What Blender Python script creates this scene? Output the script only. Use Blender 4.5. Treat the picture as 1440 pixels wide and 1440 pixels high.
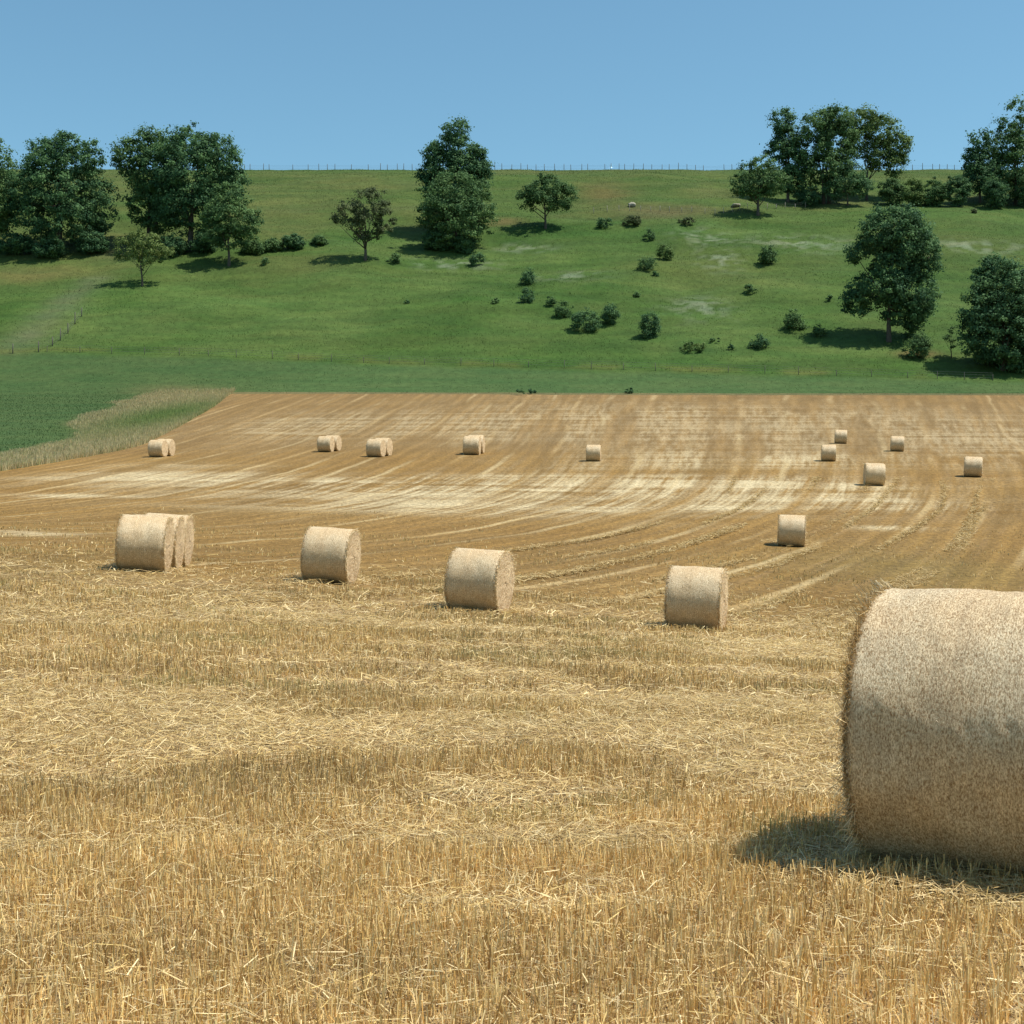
import bpy, math, random
import numpy as np
from mathutils import Vector

# ------------------------------------------------------------------ clear
for o in list(bpy.data.objects): bpy.data.objects.remove(o)
scene = bpy.context.scene
COL = scene.collection
PI = math.pi
rng = np.random.default_rng(7)
random.seed(7)

# ------------------------------------------------------------------ camera
F_PX, EYE = 2000.0, 1.6
PITCH = math.atan(30.0/F_PX)
cam_d = bpy.data.cameras.new('camera'); cam = bpy.data.objects.new('camera', cam_d); COL.objects.link(cam)
cam_d.sensor_width = 36; cam_d.lens = 36*F_PX/1440.0
cam_d.clip_start = 0.1; cam_d.clip_end = 6000
cam.location = (0, 0, EYE); cam.rotation_euler = (PI/2+PITCH, 0, 0)
scene.camera = cam

# ------------------------------------------------------------------ light
SUN = Vector((0.44, -0.10, 0.88)).normalized()
EL = math.asin(SUN.z); AZ = math.atan2(SUN.x, SUN.y)
w = bpy.data.worlds.new('World'); scene.world = w; w.use_nodes = True
nt = w.node_tree; bg = nt.nodes['Background']
sky = nt.nodes.new('ShaderNodeTexSky'); sky.sky_type = 'NISHITA'; sky.sun_disc = False
sky.sun_elevation = EL; sky.sun_rotation = AZ
sky.air_density = 1.0; sky.dust_density = .9; sky.ozone_density = 0.7; sky.altitude = 200
wb = nt.nodes.new('ShaderNodeMix'); wb.data_type = 'RGBA'; wb.blend_type = 'MULTIPLY'; wb.inputs[0].default_value = 1
nt.links.new(sky.outputs[0], wb.inputs[6]); wb.inputs[7].default_value = (.81, 1.12, 1.08, 1)
nt.links.new(wb.outputs[2], bg.inputs[0]); bg.inputs[1].default_value = 0.098
sd = bpy.data.lights.new('sun', 'SUN'); sd.energy = 4.6; sd.angle = math.radians(0.53); sd.color = (1, .95, .86)
so = bpy.data.objects.new('sun', sd); COL.objects.link(so)
so.rotation_euler = SUN.to_track_quat('Z', 'Y').to_euler()
scene.view_settings.view_transform = 'Standard'; scene.view_settings.look = 'None'
scene.view_settings.exposure = 0.5; scene.view_settings.gamma = 1
scene.render.resolution_x = 1024; scene.render.resolution_y = 1024

# ------------------------------------------------------------------ numeric helpers
def hash2(ix, iy, seed):
    h = (ix.astype(np.int64)*374761393 + iy.astype(np.int64)*668265263 + seed*1442695041) & 0xffffffff
    h = ((h ^ (h >> 13))*1274126177) & 0xffffffff
    return ((h ^ (h >> 16)) & 0xffffff)/float(0xffffff)
def vn(x, y, seed=0):
    x = np.asarray(x, float); y = np.asarray(y, float)
    ix = np.floor(x); iy = np.floor(y); fx = x-ix; fy = y-iy
    fx = fx*fx*(3-2*fx); fy = fy*fy*(3-2*fy)
    a = hash2(ix, iy, seed); b = hash2(ix+1, iy, seed); c = hash2(ix, iy+1, seed); d = hash2(ix+1, iy+1, seed)
    return (a*(1-fx)+b*fx)*(1-fy)+(c*(1-fx)+d*fx)*fy
def fbm(x, y, seed=0, n=4):
    s = 0; a = 1.0; t = 0
    for i in range(n):
        s = s+a*vn(x*2**i, y*2**i, seed+i*17); t += a; a *= .55
    return s/t
def sstep(a, b, x):
    t = np.clip((np.asarray(x, float)-a)/(b-a), 0, 1); return t*t*(3-2*t)
def lin(r, g, b):
    f = lambda c: (c/255/12.92) if c/255 <= .04045 else ((c/255+.055)/1.055)**2.4
    return np.array([f(r), f(g), f(b)])

# ------------------------------------------------------------------ terrain height
_ty = [-40, 0, 8, 20, 32, 37, 50, 63, 75, 87, 110, 128, 150, 180, 215, 224, 236, 280, 330, 360, 380, 392, 402, 430, 600, 2500]
_tz = [0, 0, 0, -.08, -.15, .02, .75, 1.65, 3.0, 4.75, 7.6, 9.7, 12.75, 17.3, 22.5, 25.0, 30.2, 52.2, 77.5, 91.0, 98.6, 102.3, 103.2, 102, 90, 20]
_dy = np.arange(-40, 2500, 1.0)
_dz = np.interp(_dy, _ty, _tz)
def _smooth(z, n):
    k = np.hanning(n+2)[1:-1]; k /= k.sum()
    return np.convolve(np.pad(z, n//2, mode='edge'), k, 'valid')[:len(z)]
_dz = _smooth(_dz, 11)
def G(x, y):
    x = np.asarray(x, float); y = np.asarray(y, float)
    z = np.interp(y, _dy, _dz)
    tilt = np.interp(y, [0, 8, 20, 35, 50, 65, 110, 200, 215, 240, 400], [0, 0, -.045, -.075, -.05, -.025, 0, -.002, -.004, 0, 0])
    xx = 30*np.tanh(x/30)
    z = z+tilt*xx
    hb = sstep(235, 260, y)*(1-sstep(365, 385, y))
    z = z+hb*((fbm(x/34, y/26, 5, 3)-.5)*4.0 + (fbm(x/7, y/6, 9, 3)-.5)*1.1)
    z = z+(fbm(x/9, y/9, 13, 3)-.5)*.7*sstep(365, 385, y)*(1-sstep(410, 430, y))
    z = z+(fbm(x/3.1, y/3.1, 3, 3)-.5)*.10*sstep(3, 9, y)*(1-sstep(215, 240, y))
    return z
def at(px, py):
    dx = (px-720)/F_PX; u = (720-py)/F_PX
    c, s = math.cos(PITCH), math.sin(PITCH)
    dy = c-u*s; dz = s+u*c; dx, dz = dx/dy, dz/dy
    ys = np.concatenate([np.arange(3, 60, .05), np.arange(60, 420, .25)])
    h = EYE+dz*ys-G(dx*ys, ys)
    idx = np.where(h < 0)[0]
    if len(idx) == 0: y = 392.0
    else:
        i = idx[0]; a, b = (ys[i-1] if i else 3), ys[i]
        for _ in range(20):
            m = (a+b)/2
            if EYE+dz*m-float(G(dx*m, m)) < 0: b = m
            else: a = m
        y = (a+b)/2
    return Vector((dx*y, y, float(G(dx*y, y))))

# combing rows: lateral row coordinate u(x, y)
def _rx(X, y):
    t = np.interp(X, [-35, 0, 25, 60], [0.0, .08, .30, .36])
    k = np.maximum(y-75, 0); m = np.minimum(y-75, 0)
    return X+.42*m+t*k+(.42-t)*10*(1-np.exp(-k/10))
def U(x, y):
    lo = np.full(np.shape(x), -400.0); hi = np.full(np.shape(x), 400.0)
    for _ in range(26):
        m = (lo+hi)/2; r = _rx(m, y) < x
        lo = np.where(r, m, lo); hi = np.where(r, hi, m)
    return (lo+hi)/2
# left edge of the stubble field
_b = [at(*p) for p in ((0, 663), (100, 646), (190, 629), (240, 606), (300, 573), (322, 555))]
_by = [p.y for p in _b]; _bx = [p.x for p in _b]
_by = [20, 70]+_by+[400]; _bx = [_bx[0]-4, _bx[0]-1]+_bx+[_bx[-1]]
_gy = np.arange(-60, 500, 1.0); _gx = _smooth(np.interp(_gy, _by, _bx), 15)
def B(y): return np.interp(y, _gy, _gx)
YF = 215.0

# ------------------------------------------------------------------ mesh helpers
def mesh_arrays(name, V, faces_n, idx, mats, col=None, smooth=False, fattr=None):
    me = bpy.data.meshes.new(name)
    V = np.asarray(V, np.float32).reshape(-1, 3); idx = np.asarray(idx, np.int32).ravel()
    nf = len(idx)//faces_n
    me.vertices.add(len(V)); me.vertices.foreach_set('co', V.ravel())
    me.loops.add(len(idx)); me.loops.foreach_set('vertex_index', idx)
    me.polygons.add(nf); me.polygons.foreach_set('loop_start', np.arange(nf, dtype=np.int32)*faces_n)
    me.polygons.foreach_set('loop_total', np.full(nf, faces_n, np.int32))
    if smooth: me.polygons.foreach_set('use_smooth', np.ones(nf, bool))
    me.update(calc_edges=True)
    if col is not None:
        a = me.attributes.new('Col', 'FLOAT_COLOR', 'POINT')
        c = np.ones((len(V), 4), np.float32); c[:, :3] = col
        a.data.foreach_set('color', c.ravel())
    for k, v in (fattr or {}).items():
        a = me.attributes.new(k, 'FLOAT', 'POINT'); a.data.foreach_set('value', np.asarray(v, np.float32))
    for m in (mats if isinstance(mats, (list, tuple)) else [mats]): me.materials.append(m)
    return me
def link(name, me, parent=None, loc=None):
    o = bpy.data.objects.new(name, me); COL.objects.link(o)
    if parent: o.parent = parent
    if loc is not None: o.location = loc
    return o
def tag(o, label, cat, group=None, kind=None):
    if label: o['label'] = label
    if cat: o['category'] = cat
    if group: o['group'] = group
    if kind: o['kind'] = kind
    return o
def empty(name, loc, label, cat, group=None, rz=0):
    o = bpy.data.objects.new(name, None); COL.objects.link(o); o.location = loc; o.rotation_euler = (0, 0, rz)
    o.empty_display_size = .3
    return tag(o, label, cat, group)
class MB:
    def __init__(s): s.v = []; s.f = []
    def tube(s, pts, rad, n=8):
        base = len(s.v); P = [Vector(p) for p in pts]
        for i, p in enumerate(P):
            d = (P[min(i+1, len(P)-1)]-P[max(i-1, 0)]).normalized()
            a = d.orthogonal().normalized() if i == 0 else (a-d*a.dot(d)).normalized()
            b = d.cross(a)
            for k in range(n):
                t = 2*PI*k/n; s.v.append(p+(a*math.cos(t)+b*math.sin(t))*rad[i])
        for i in range(len(P)-1):
            for k in range(n):
                s.f.append((base+i*n+k, base+i*n+(k+1) % n, base+(i+1)*n+(k+1) % n, base+(i+1)*n+k))
        s.f.append(tuple(base+k for k in range(n))[::-1]); s.f.append(tuple(base+(len(P)-1)*n+k for k in range(n)))
    def build(s, name, mat, parent=None, loc=None, smooth=True):
        me = bpy.data.meshes.new(name); me.from_pydata([tuple(v) for v in s.v], [], s.f)
        if smooth: me.polygons.foreach_set('use_smooth', [True]*len(s.f))
        me.materials.append(mat); me.update()
        return link(name, me, parent, loc)

# ------------------------------------------------------------------ materials
def new_mat(name):
    m = bpy.data.materials.new(name); m.use_nodes = True; t = m.node_tree
    for n in list(t.nodes): t.nodes.remove(n)
    out = t.nodes.new('ShaderNodeOutputMaterial')
    return m, t, out
def N(t, typ, **kw):
    n = t.nodes.new(typ)
    for k, v in kw.items():
        if k.startswith('i_'):
            key = k[2:]; key = int(key) if key.isdigit() else key
            n.inputs[key].default_value = v
        else: setattr(n, k, v)
    return n
def mixc(t, a, b, f, mode='MIX'):
    n = t.nodes.new('ShaderNodeMix'); n.data_type = 'RGBA'; n.blend_type = mode
    for s, v in ((n.inputs[0], f), (n.inputs[6], a), (n.inputs[7], b)):
        if hasattr(v, 'links') or hasattr(v, 'is_output'): t.links.new(v, s)
        elif isinstance(v, (int, float)): s.default_value = v if s.type == 'VALUE' else (v, v, v, 1)
        else: s.default_value = (*v, 1)
    return n.outputs[2]
def mth(t, op, a, b=None, c=None, clamp=False):
    n = t.nodes.new('ShaderNodeMath'); n.operation = op; n.use_clamp = clamp
    for i, v in enumerate((a, b, c)):
        if v is None: continue
        if hasattr(v, 'is_output'): t.links.new(v, n.inputs[i])
        else: n.inputs[i].default_value = v
    return n.outputs[0]
def ramp(t, v, a, b):
    n = t.nodes.new('ShaderNodeMapRange'); n.interpolation_type = 'SMOOTHSTEP'
    t.links.new(v, n.inputs[0]); n.inputs[1].default_value = a; n.inputs[2].default_value = b
    return n.outputs[0]
def noise(t, vec, scale, detail=4, rough=.55):
    n = N(t, 'ShaderNodeTexNoise'); n.inputs['Scale'].default_value = scale
    n.inputs['Detail'].default_value = detail; n.inputs['Roughness'].default_value = rough
    if vec is not None: t.links.new(vec, n.inputs['Vector'])
    return n.outputs[0]
def mapping(t, vec, scale):
    m = N(t, 'ShaderNodeMapping'); t.links.new(vec, m.inputs[0]); m.inputs[3].default_value = scale
    return m.outputs[0]
def blade_mat(name, transl=.3, rough=.6, spec=.25):
    m, t, out = new_mat(name)
    at_ = N(t, 'ShaderNodeAttribute', attribute_name='Col')
    p = N(t, 'ShaderNodeBsdfPrincipled'); p.inputs['Roughness'].default_value = rough
    p.inputs['Specular IOR Level'].default_value = spec
    tr = N(t, 'ShaderNodeBsdfTranslucent'); mx = N(t, 'ShaderNodeMixShader'); mx.inputs[0].default_value = transl
    t.links.new(at_.outputs[0], p.inputs['Base Color']); t.links.new(at_.outputs[0], tr.inputs[0])
    t.links.new(p.outputs[0], mx.inputs[1]); t.links.new(tr.outputs[0], mx.inputs[2]); t.links.new(mx.outputs[0], out.inputs[0])
    return m
M_straw = blade_mat('straw', .25, .5, .35)
M_wisp = blade_mat('bale_straw', .04, .6, .25)
M_leaf = blade_mat('foliage', .33, .7, .12)
M_grass = blade_mat('grass_blades', .6, .7, .15)

def field_material():
    m, t, out = new_mat('stubble_ground')
    geo = N(t, 'ShaderNodeNewGeometry'); sp = N(t, 'ShaderNodeSeparateXYZ'); t.links.new(geo.outputs['Position'], sp.inputs[0])
    u = N(t, 'ShaderNodeAttribute', attribute_name='u').outputs['Fac']
    pale = N(t, 'ShaderNodeAttribute', attribute_name='pale').outputs['Fac']
    base = N(t, 'ShaderNodeAttribute', attribute_name='Col').outputs[0]
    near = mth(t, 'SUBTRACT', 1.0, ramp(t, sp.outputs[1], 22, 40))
    def uv(a, b, off=0):
        c = N(t, 'ShaderNodeCombineXYZ')
        t.links.new(mth(t, 'MULTIPLY', u, a), c.inputs[0]); t.links.new(mth(t, 'MULTIPLY', sp.outputs[1], b), c.inputs[1])
        c.inputs[2].default_value = off; return c.outputs[0]
    # wander of the rows
    wob = mth(t, 'MULTIPLY', mth(t, 'SUBTRACT', noise(t, uv(.1, .025, 4), 1.0, 2), .5), 1.6)
    # straw lines left along the rows
    per = mth(t, 'PINGPONG', mth(t, 'ADD', u, wob), 1.55)
    line = mth(t, 'SUBTRACT', 1.0, ramp(t, per, .04, .34))
    lam = ramp(t, noise(t, uv(.33, .035, 9), 1.0, 3), .42, .66)
    line = mth(t, 'MULTIPLY', mth(t, 'MULTIPLY', line, lam), mth(t, 'SUBTRACT', 1.0, mth(t, 'MULTIPLY', ramp(t, sp.outputs[1], 90, 125), .5)))
    streak = noise(t, uv(2.4, .10, 1), 1.0, 5, .65)
    streak2 = noise(t, uv(.75, .035, 2), 1.0, 3, .6)
    cross = noise(t, uv(.055, .34, 3), 1.0, 4, .6)
    fine = noise(t, mapping(t, geo.outputs['Position'], (1, .45, 1)), 5.5, 5, .75)
    col = mixc(t, mixc(t, base, 0.76, 1.0, 'MULTIPLY'), base, ramp(t, streak2, .3, .6))
    col = mixc(t, col, (.29, .17, .075), mth(t, 'MULTIPLY', ramp(t, streak, .52, .72), .25))
    per2 = mth(t, 'PINGPONG', mth(t, 'ADD', u, mth(t, 'MULTIPLY', wob, .7)), .62)
    col = mixc(t, col, mixc(t, .86, 1.08, ramp(t, per2, .1, .5)), mth(t, 'MULTIPLY', ramp(t, streak2, .35, .6), .9), 'MULTIPLY')
    # pale shorn patches, cut across by the terrain steps
    pf = mth(t, 'MULTIPLY', pale, ramp(t, mth(t, 'ADD', mth(t, 'MULTIPLY', streak, .55), mth(t, 'MULTIPLY', cross, .5)), .40, .64))
    lam2 = ramp(t, noise(t, uv(.30, .012, 7), 1.0, 1), .40, .50)
    pf = mth(t, 'MULTIPLY', pf, mth(t, 'ADD', .35, mth(t, 'MULTIPLY', lam2, .65)))
    col = mixc(t, col, (.56, .465, .285), mth(t, 'MULTIPLY', pf, .8, clamp=True))
    col = mixc(t, col, (.52, .40, .21), mth(t, 'MULTIPLY', line, .6))
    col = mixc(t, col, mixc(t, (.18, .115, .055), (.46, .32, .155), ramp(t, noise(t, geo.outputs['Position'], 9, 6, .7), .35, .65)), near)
    sc = ramp(t, fine, .3, .72)
    col = mixc(t, col, mixc(t, 0.62, 1.28, sc), 1.0, 'MULTIPLY')
    p = N(t, 'ShaderNodeBsdfPrincipled'); p.inputs['Roughness'].default_value = .85; p.inputs['Specular IOR Level'].default_value = .15
    t.links.new(col, p.inputs['Base Color'])
    bp = N(t, 'ShaderNodeBump'); bp.inputs['Strength'].default_value = .6; bp.inputs['Distance'].default_value = .12
    t.links.new(fine, bp.inputs['Height']); t.links.new(bp.outputs[0], p.inputs['Normal'])
    t.links.new(p.outputs[0], out.inputs[0]); return m
def hill_material():
    m, t, out = new_mat('pasture_ground')
    geo = N(t, 'ShaderNodeNewGeometry')
    base = N(t, 'ShaderNodeAttribute', attribute_name='Col').outputs[0]
    n1 = noise(t, mapping(t, geo.outputs['Position'], (1, .8, 1)), .9, 6, .7)
    n2 = noise(t, mapping(t, geo.outputs['Position'], (.3, 1, 1)), .22, 4, .6)
    col = mixc(t, base, mixc(t, 0.84, 1.18, ramp(t, n1, .3, .7)), 1.0, 'MULTIPLY')
    col = mixc(t, col, mixc(t, (.88, .95, .88), (1.14, 1.05, 1.0), ramp(t, n2, .35, .65)), 1.0, 'MULTIPLY')
    p = N(t, 'ShaderNodeBsdfPrincipled'); p.inputs['Roughness'].default_value = .9; p.inputs['Specular IOR Level'].default_value = .1
    t.links.new(col, p.inputs['Base Color'])
    bp = N(t, 'ShaderNodeBump'); bp.inputs['Strength'].default_value = .6; bp.inputs['Distance'].default_value = .3
    t.links.new(n1, bp.inputs['Height']); t.links.new(bp.outputs[0], p.inputs['Normal'])
    t.links.new(p.outputs[0], out.inputs[0]); return m
def simple_noise_mat(name, c1, c2, scale, stretch=(1, 1, 1), rough=.8, bump=.4, dist=.02):
    m, t, out = new_mat(name)
    tc = N(t, 'ShaderNodeTexCoord'); v = mapping(t, tc.outputs['Object'], stretch)
    n = noise(t, v, scale, 6, .65)
    p = N(t, 'ShaderNodeBsdfPrincipled'); p.inputs['Roughness'].default_value = rough; p.inputs['Specular IOR Level'].default_value = .2
    t.links.new(mixc(t, c1, c2, ramp(t, n, .3, .7)), p.inputs['Base Color'])
    bp = N(t, 'ShaderNodeBump'); bp.inputs['Strength'].default_value = bump; bp.inputs['Distance'].default_value = dist
    t.links.new(n, bp.inputs['Height']); t.links.new(bp.outputs[0], p.inputs['Normal']); t.links.new(p.outputs[0], out.inputs[0])
    return m
M_bark = simple_noise_mat('bark', (.05, .04, .03), (.13, .105, .08), 5, (3, 3, .6), .9, .6, .05)
M_post = simple_noise_mat('weathered_post', (.08, .07, .06), (.17, .15, .13), 9, (3, 3, .5), .9)
M_postl = simple_noise_mat('pale_post', (.25, .22, .18), (.38, .34, .29), 9, (3, 3, .5), .9)
M_wire = simple_noise_mat('fence_wire', (.10, .10, .10), (.16, .16, .16), 5, rough=.95)
M_stone = simple_noise_mat('pale_limestone', (.22, .21, .16), (.34, .32, .25), 3, rough=.9, bump=.6, dist=.1)
def bale_side_mat():
    m, t, out = new_mat('net_wrapped_straw')
    tc = N(t, 'ShaderNodeTexCoord'); o = tc.outputs['Object']
    a = noise(t, mapping(t, o, (1, .42, .42)), 150, 4, .8)      # strands running round the bale
    b = noise(t, mapping(t, o, (1, .6, .6)), 9, 4, .6)
    c = noise(t, o, 2.2, 3, .5)
    wv = N(t, 'ShaderNodeTexWave'); wv.wave_type = 'BANDS'; wv.bands_direction = 'X'
    wv.inputs['Scale'].default_value = 7; wv.inputs['Distortion'].default_value = 1.2; wv.inputs['Detail'].default_value = 2
    t.links.new(o, wv.inputs[0])
    col = mixc(t, (.22, .115, .03), (.80, .66, .44), ramp(t, a, .32, .68))
    col = mixc(t, col, mixc(t, .90, 1.07, ramp(t, b, .3, .7)), 1.0, 'MULTIPLY')
    col = mixc(t, col, mixc(t, (1.0, .94, .86), (1.03, 1.03, 1.02), ramp(t, c, .35, .65)), 1.0, 'MULTIPLY')
    col = mixc(t, col, mixc(t, .94, 1.03, wv.outputs[1]), 1.0, 'MULTIPLY')
    p = N(t, 'ShaderNodeBsdfPrincipled'); p.inputs['Roughness'].default_value = .6; p.inputs['Specular IOR Level'].default_value = .4
    t.links.new(col, p.inputs['Base Color'])
    bp = N(t, 'ShaderNodeBump'); bp.inputs['Strength'].default_value = .7; bp.inputs['Distance'].default_value = .012
    t.links.new(mth(t, 'ADD', a, mth(t, 'MULTIPLY', b, 1.2)), bp.inputs['Height']); t.links.new(bp.outputs[0], p.inputs['Normal'])
    t.links.new(p.outputs[0], out.inputs[0]); return m
def bale_end_mat():
    m, t, out = new_mat('straw_end')
    tc = N(t, 'ShaderNodeTexCoord'); o = tc.outputs['Object']
    sp = N(t, 'ShaderNodeSeparateXYZ'); t.links.new(o, sp.inputs[0])
    r = mth(t, 'SQRT', mth(t, 'ADD', mth(t, 'MULTIPLY', sp.outputs[1], sp.outputs[1]), mth(t, 'MULTIPLY', sp.outputs[2], sp.outputs[2])))
    an = mth(t, 'ARCTAN2', sp.outputs[1], sp.outputs[2])
    c = N(t, 'ShaderNodeCombineXYZ'); t.links.new(mth(t, 'MULTIPLY', r, 26), c.inputs[0]); t.links.new(mth(t, 'MULTIPLY', an, 2.4), c.inputs[1])
    a = noise(t, c.outputs[0], 1.0, 4, .7); b = noise(t, o, 60, 4, .7)
    col = mixc(t, (.34, .20, .09), (.80, .60, .36), ramp(t, mth(t, 'ADD', mth(t, 'MULTIPLY', a, .55), mth(t, 'MULTIPLY', b, .45)), .36, .62))
    p = N(t, 'ShaderNodeBsdfPrincipled'); p.inputs['Roughness'].default_value = .75
    t.links.new(col, p.inputs['Base Color'])
    bp = N(t, 'ShaderNodeBump'); bp.inputs['Strength'].default_value = .8; bp.inputs['Distance'].default_value = .03
    t.links.new(mth(t, 'ADD', a, b), bp.inputs['Height']); t.links.new(bp.outputs[0], p.inputs['Normal'])
    t.links.new(p.outputs[0], out.inputs[0]); return m
M_side, M_end, M_field, M_hill = bale_side_mat(), bale_end_mat(), field_material(), hill_material()

# ------------------------------------------------------------------ colour zones of the real ground (world x, y)
def blob(x, y, px, py, rx, ry, pw=1.0):
    c = at(px, py); d = c.y
    rxw = rx*d/F_PX; ryw = max(.5, (at(px, py-ry).y-at(px, py+ry).y)/2)
    q = ((x-c.x)/rxw)**2+((y-c.y)/ryw)**2
    q = q*(.6+.8*fbm(x/6, y/6, int(px+py), 3))
    return np.exp(-q*pw)
_f2 = [at(*p) for p in ((-60, 500), (70, 496), (300, 502), (500, 511), (800, 519), (1100, 527), (1500, 538))]
def fence_y(x): return np.interp(x, [p.x for p in _f2], [p.y for p in _f2])
_u2 = [at(*p) for p in ((-60, 372), (100, 366), (300, 352), (480, 335), (700, 315), (850, 306), (1000, 306), (1200, 298), (1500, 288))]
def upper_y(x): return np.interp(x, [p.x for p in _u2], [p.y for p in _u2])
KH = 0.395
def hill_col(x, y):
    n1 = fbm(x/16, y/11, 21, 4)[..., None]; n2 = fbm(x/5, y/2.5, 22, 4)[..., None]
    n3 = fbm(x/13, y/1.8, 23, 4)[..., None]; w3 = np.clip((n3-.3)*2.2, 0, 1); w1 = np.clip((n1-.3)*2.3, 0, 1)
    pas = (lin(84, 120, 54)*(1-w1)+lin(110, 137, 72)*w1)*(.86+.28*w3)
    low = lin(92, 124, 72)*(1-n1)+lin(106, 134, 80)*n1
    upp = (lin(98, 126, 62)*(1-w1)+lin(118, 132, 74)*w1)*(.90+.2*w3)
    c = pas
    c = c+(upp-c)*sstep(-3, 5, y-upper_y(x)+6*(n1[..., 0]-.5))[..., None]
    def put(c, colr, f): return c+(colr-c)*np.clip(f, 0, 1)[..., None]
    dry = lin(132, 134, 80)
    c = put(c, dry, .95*blob(x, y, 50, 386, 110, 13)); c = put(c, dry, .5*blob(x, y, 400, 372, 110, 20))
    c = put(c, lin(118, 128, 68), .5*blob(x, y, 1000, 380, 130, 40)); c = put(c, lin(120, 130, 72), .5*blob(x, y, 1330, 340, 160, 28))
    c = put(c, lin(98, 120, 60), .4*blob(x, y, 520, 480, 300, 16))
    c = put(c, lin(140, 118, 78), .5*blob(x, y, 850, 270, 40, 15)); c = put(c, lin(138, 124, 88), .75*blob(x, y, 930, 300, 75, 9))
    c = put(c, lin(150, 125, 85), .7*blob(x, y, 710, 312, 30, 6)); c = put(c, lin(140, 112, 80), .8*blob(x, y, 1290, 497, 26, 5))
    c = put(c, lin(128, 128, 88), .8*blob(x, y, 170, 350, 40, 12))
    c = put(c, lin(70, 112, 50), .5*blob(x, y, 870, 330, 90, 10)); c = put(c, lin(74, 116, 58), .6*blob(x, y, 975, 489, 30, 12))
    # worn track at the left climbing the slope
    a, b = at(-10, 508), at(135, 392)
    tt = np.clip(((x-a.x)*(b.x-a.x)+(y-a.y)*(b.y-a.y))/((b.x-a.x)**2+(b.y-a.y)**2), 0, 1)
    dd = np.hypot(x-a.x-tt*(b.x-a.x), y-a.y-tt*(b.y-a.y))
    c = put(c, lin(124, 136, 98), .7*np.exp(-(dd/(4.5-1.5*tt))**2)*(.5+n2[..., 0]))
    c = put(c, lin(140, 140, 92), .8*blob(x, y, 5, 500, 40, 6))
    # pale flowering patches
    fl = 0
    for q in ((990, 335, 40, 10), (1010, 365, 30, 14), (1130, 342, 70, 10), (985, 432, 40, 14), (800, 388, 45, 5), (1350, 345, 100, 8), (640, 372, 60, 6), (740, 350, 40, 6)):
        fl = fl+blob(x, y, *q)
    fl = np.clip(fl, 0, 1)*sstep(.44, .66, fbm(x/1.7, y/1.5, 44, 3))
    c = put(c, lin(168, 180, 150), .75*fl)
    lowm = (1-sstep(-2.0, 1.0, y-fence_y(x)+2*(n2[..., 0]-.5)))[..., None]
    low = low*(1-.08*sstep(-30, -44, x)[..., None])
    c = c+(low-c)*lowm
    c = put(c, lin(128, 132, 70), .55*np.exp(-((y-fence_y(x)-1.5)/1.6)**2)*sstep(.4, .6, fbm(x/7, y/7, 61, 2)))
    c = put(c, lin(48, 84, 42), .8*np.exp(-((y-YF-1.2)/1.2)**2)*sstep(.45, .65, fbm(x/9, y/9, 62, 2))*sstep(-10, 5, x))
    # dry fringe beside the stubble
    s = B(y)-x; wd = 5+5*fbm(y/14, y/14, 77, 2)+5*sstep(135, 165, y)
    c = put(c, lin(150, 138, 98), .9*(1-sstep(wd-2, wd+2, s))*(y < YF+2))
    c = put(c, lin(104, 128, 62), .85*blob(x, y, 232, 580, 55, 20, 1.0)); c = put(c, lin(150, 140, 96), .7*blob(x, y, 245, 549, 60, 6))
    return c*KH
def field_col(x, y, u):
    n = fbm(x/9, y/7, 31, 4)[..., None]; n2 = fbm(u/3, y/26, 32, 3)[..., None]
    c = lin(172, 132, 72)*(1-n)+lin(190, 152, 92)*n
    far = sstep(95, 135, y)[..., None]
    c = c+(lin(178, 144, 96)-c)*far*.85
    c = c*(.90+.2*n2)
    def put(c, colr, f): return c+(colr-c)*np.clip(f, 0, 1)[..., None]
    c = put(c, lin(150, 140, 84), .35*blob(x, y, 1290, 800, 200, 30)); c = put(c, lin(150, 136, 80), .3*blob(x, y, 80, 800, 150, 25))
    return c*np.array([.475, .465, .41])
def field_pale(x, y):
    p = 0
    for q in ((620, 682, 330, 18), (880, 680, 160, 20), (1110, 686, 150, 16), (230, 665, 120, 10), (1050, 640, 170, 12), (1300, 610, 190, 26), (980, 605, 180, 14),
              (600, 600, 200, 14), (420, 600, 60, 14), (760, 600, 120, 14), (1260, 712, 80, 6), (640, 716, 160, 6), (60, 697, 110, 4), (30, 750, 60, 3), (1250, 742, 40, 3), (930, 712, 120, 4),
              (960, 590, 300, 22)):
        p = p+blob(x, y, *q, .8)
    p = np.clip(p*1.15, 0, 1)*(1-.8*np.exp(-((y-95-.02*x)/3.5)**2))
    p = p*(1-.60*sstep(100, 118, y))
    return np.clip(p+.06, 0, 1)

# ------------------------------------------------------------------ ground meshes (one grid, split on the field edge)
def rows(segs):
    r = []
    for a, b, st in segs: r += list(np.arange(a, b-1e-6, st))
    return r
ys_f = np.array([-30, -15, -6]+rows([(0, 30, .3), (30, 130, .5), (130, 215, 1.0)])+[215.0])
s_f = np.array(rows([(0, 20, 1.0), (20, 90, .5), (90, 200, 2), (200, 420, 20)])+[420.0])
def grid(xx, yy, zz):
    r, c = xx.shape
    V = np.stack([xx, yy, zz], -1).reshape(-1, 3)
    i = np.arange(r*c).reshape(r, c)
    q = np.stack([i[:-1, :-1], i[:-1, 1:], i[1:, 1:], i[1:, :-1]], -1).reshape(-1, 4)
    return V, q
yy, ss = np.meshgrid(ys_f, s_f, indexing='ij'); xx = ss+B(yy)
V, q = grid(xx, yy, G(xx, yy)); uu = U(V[:, 0], V[:, 1])
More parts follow.
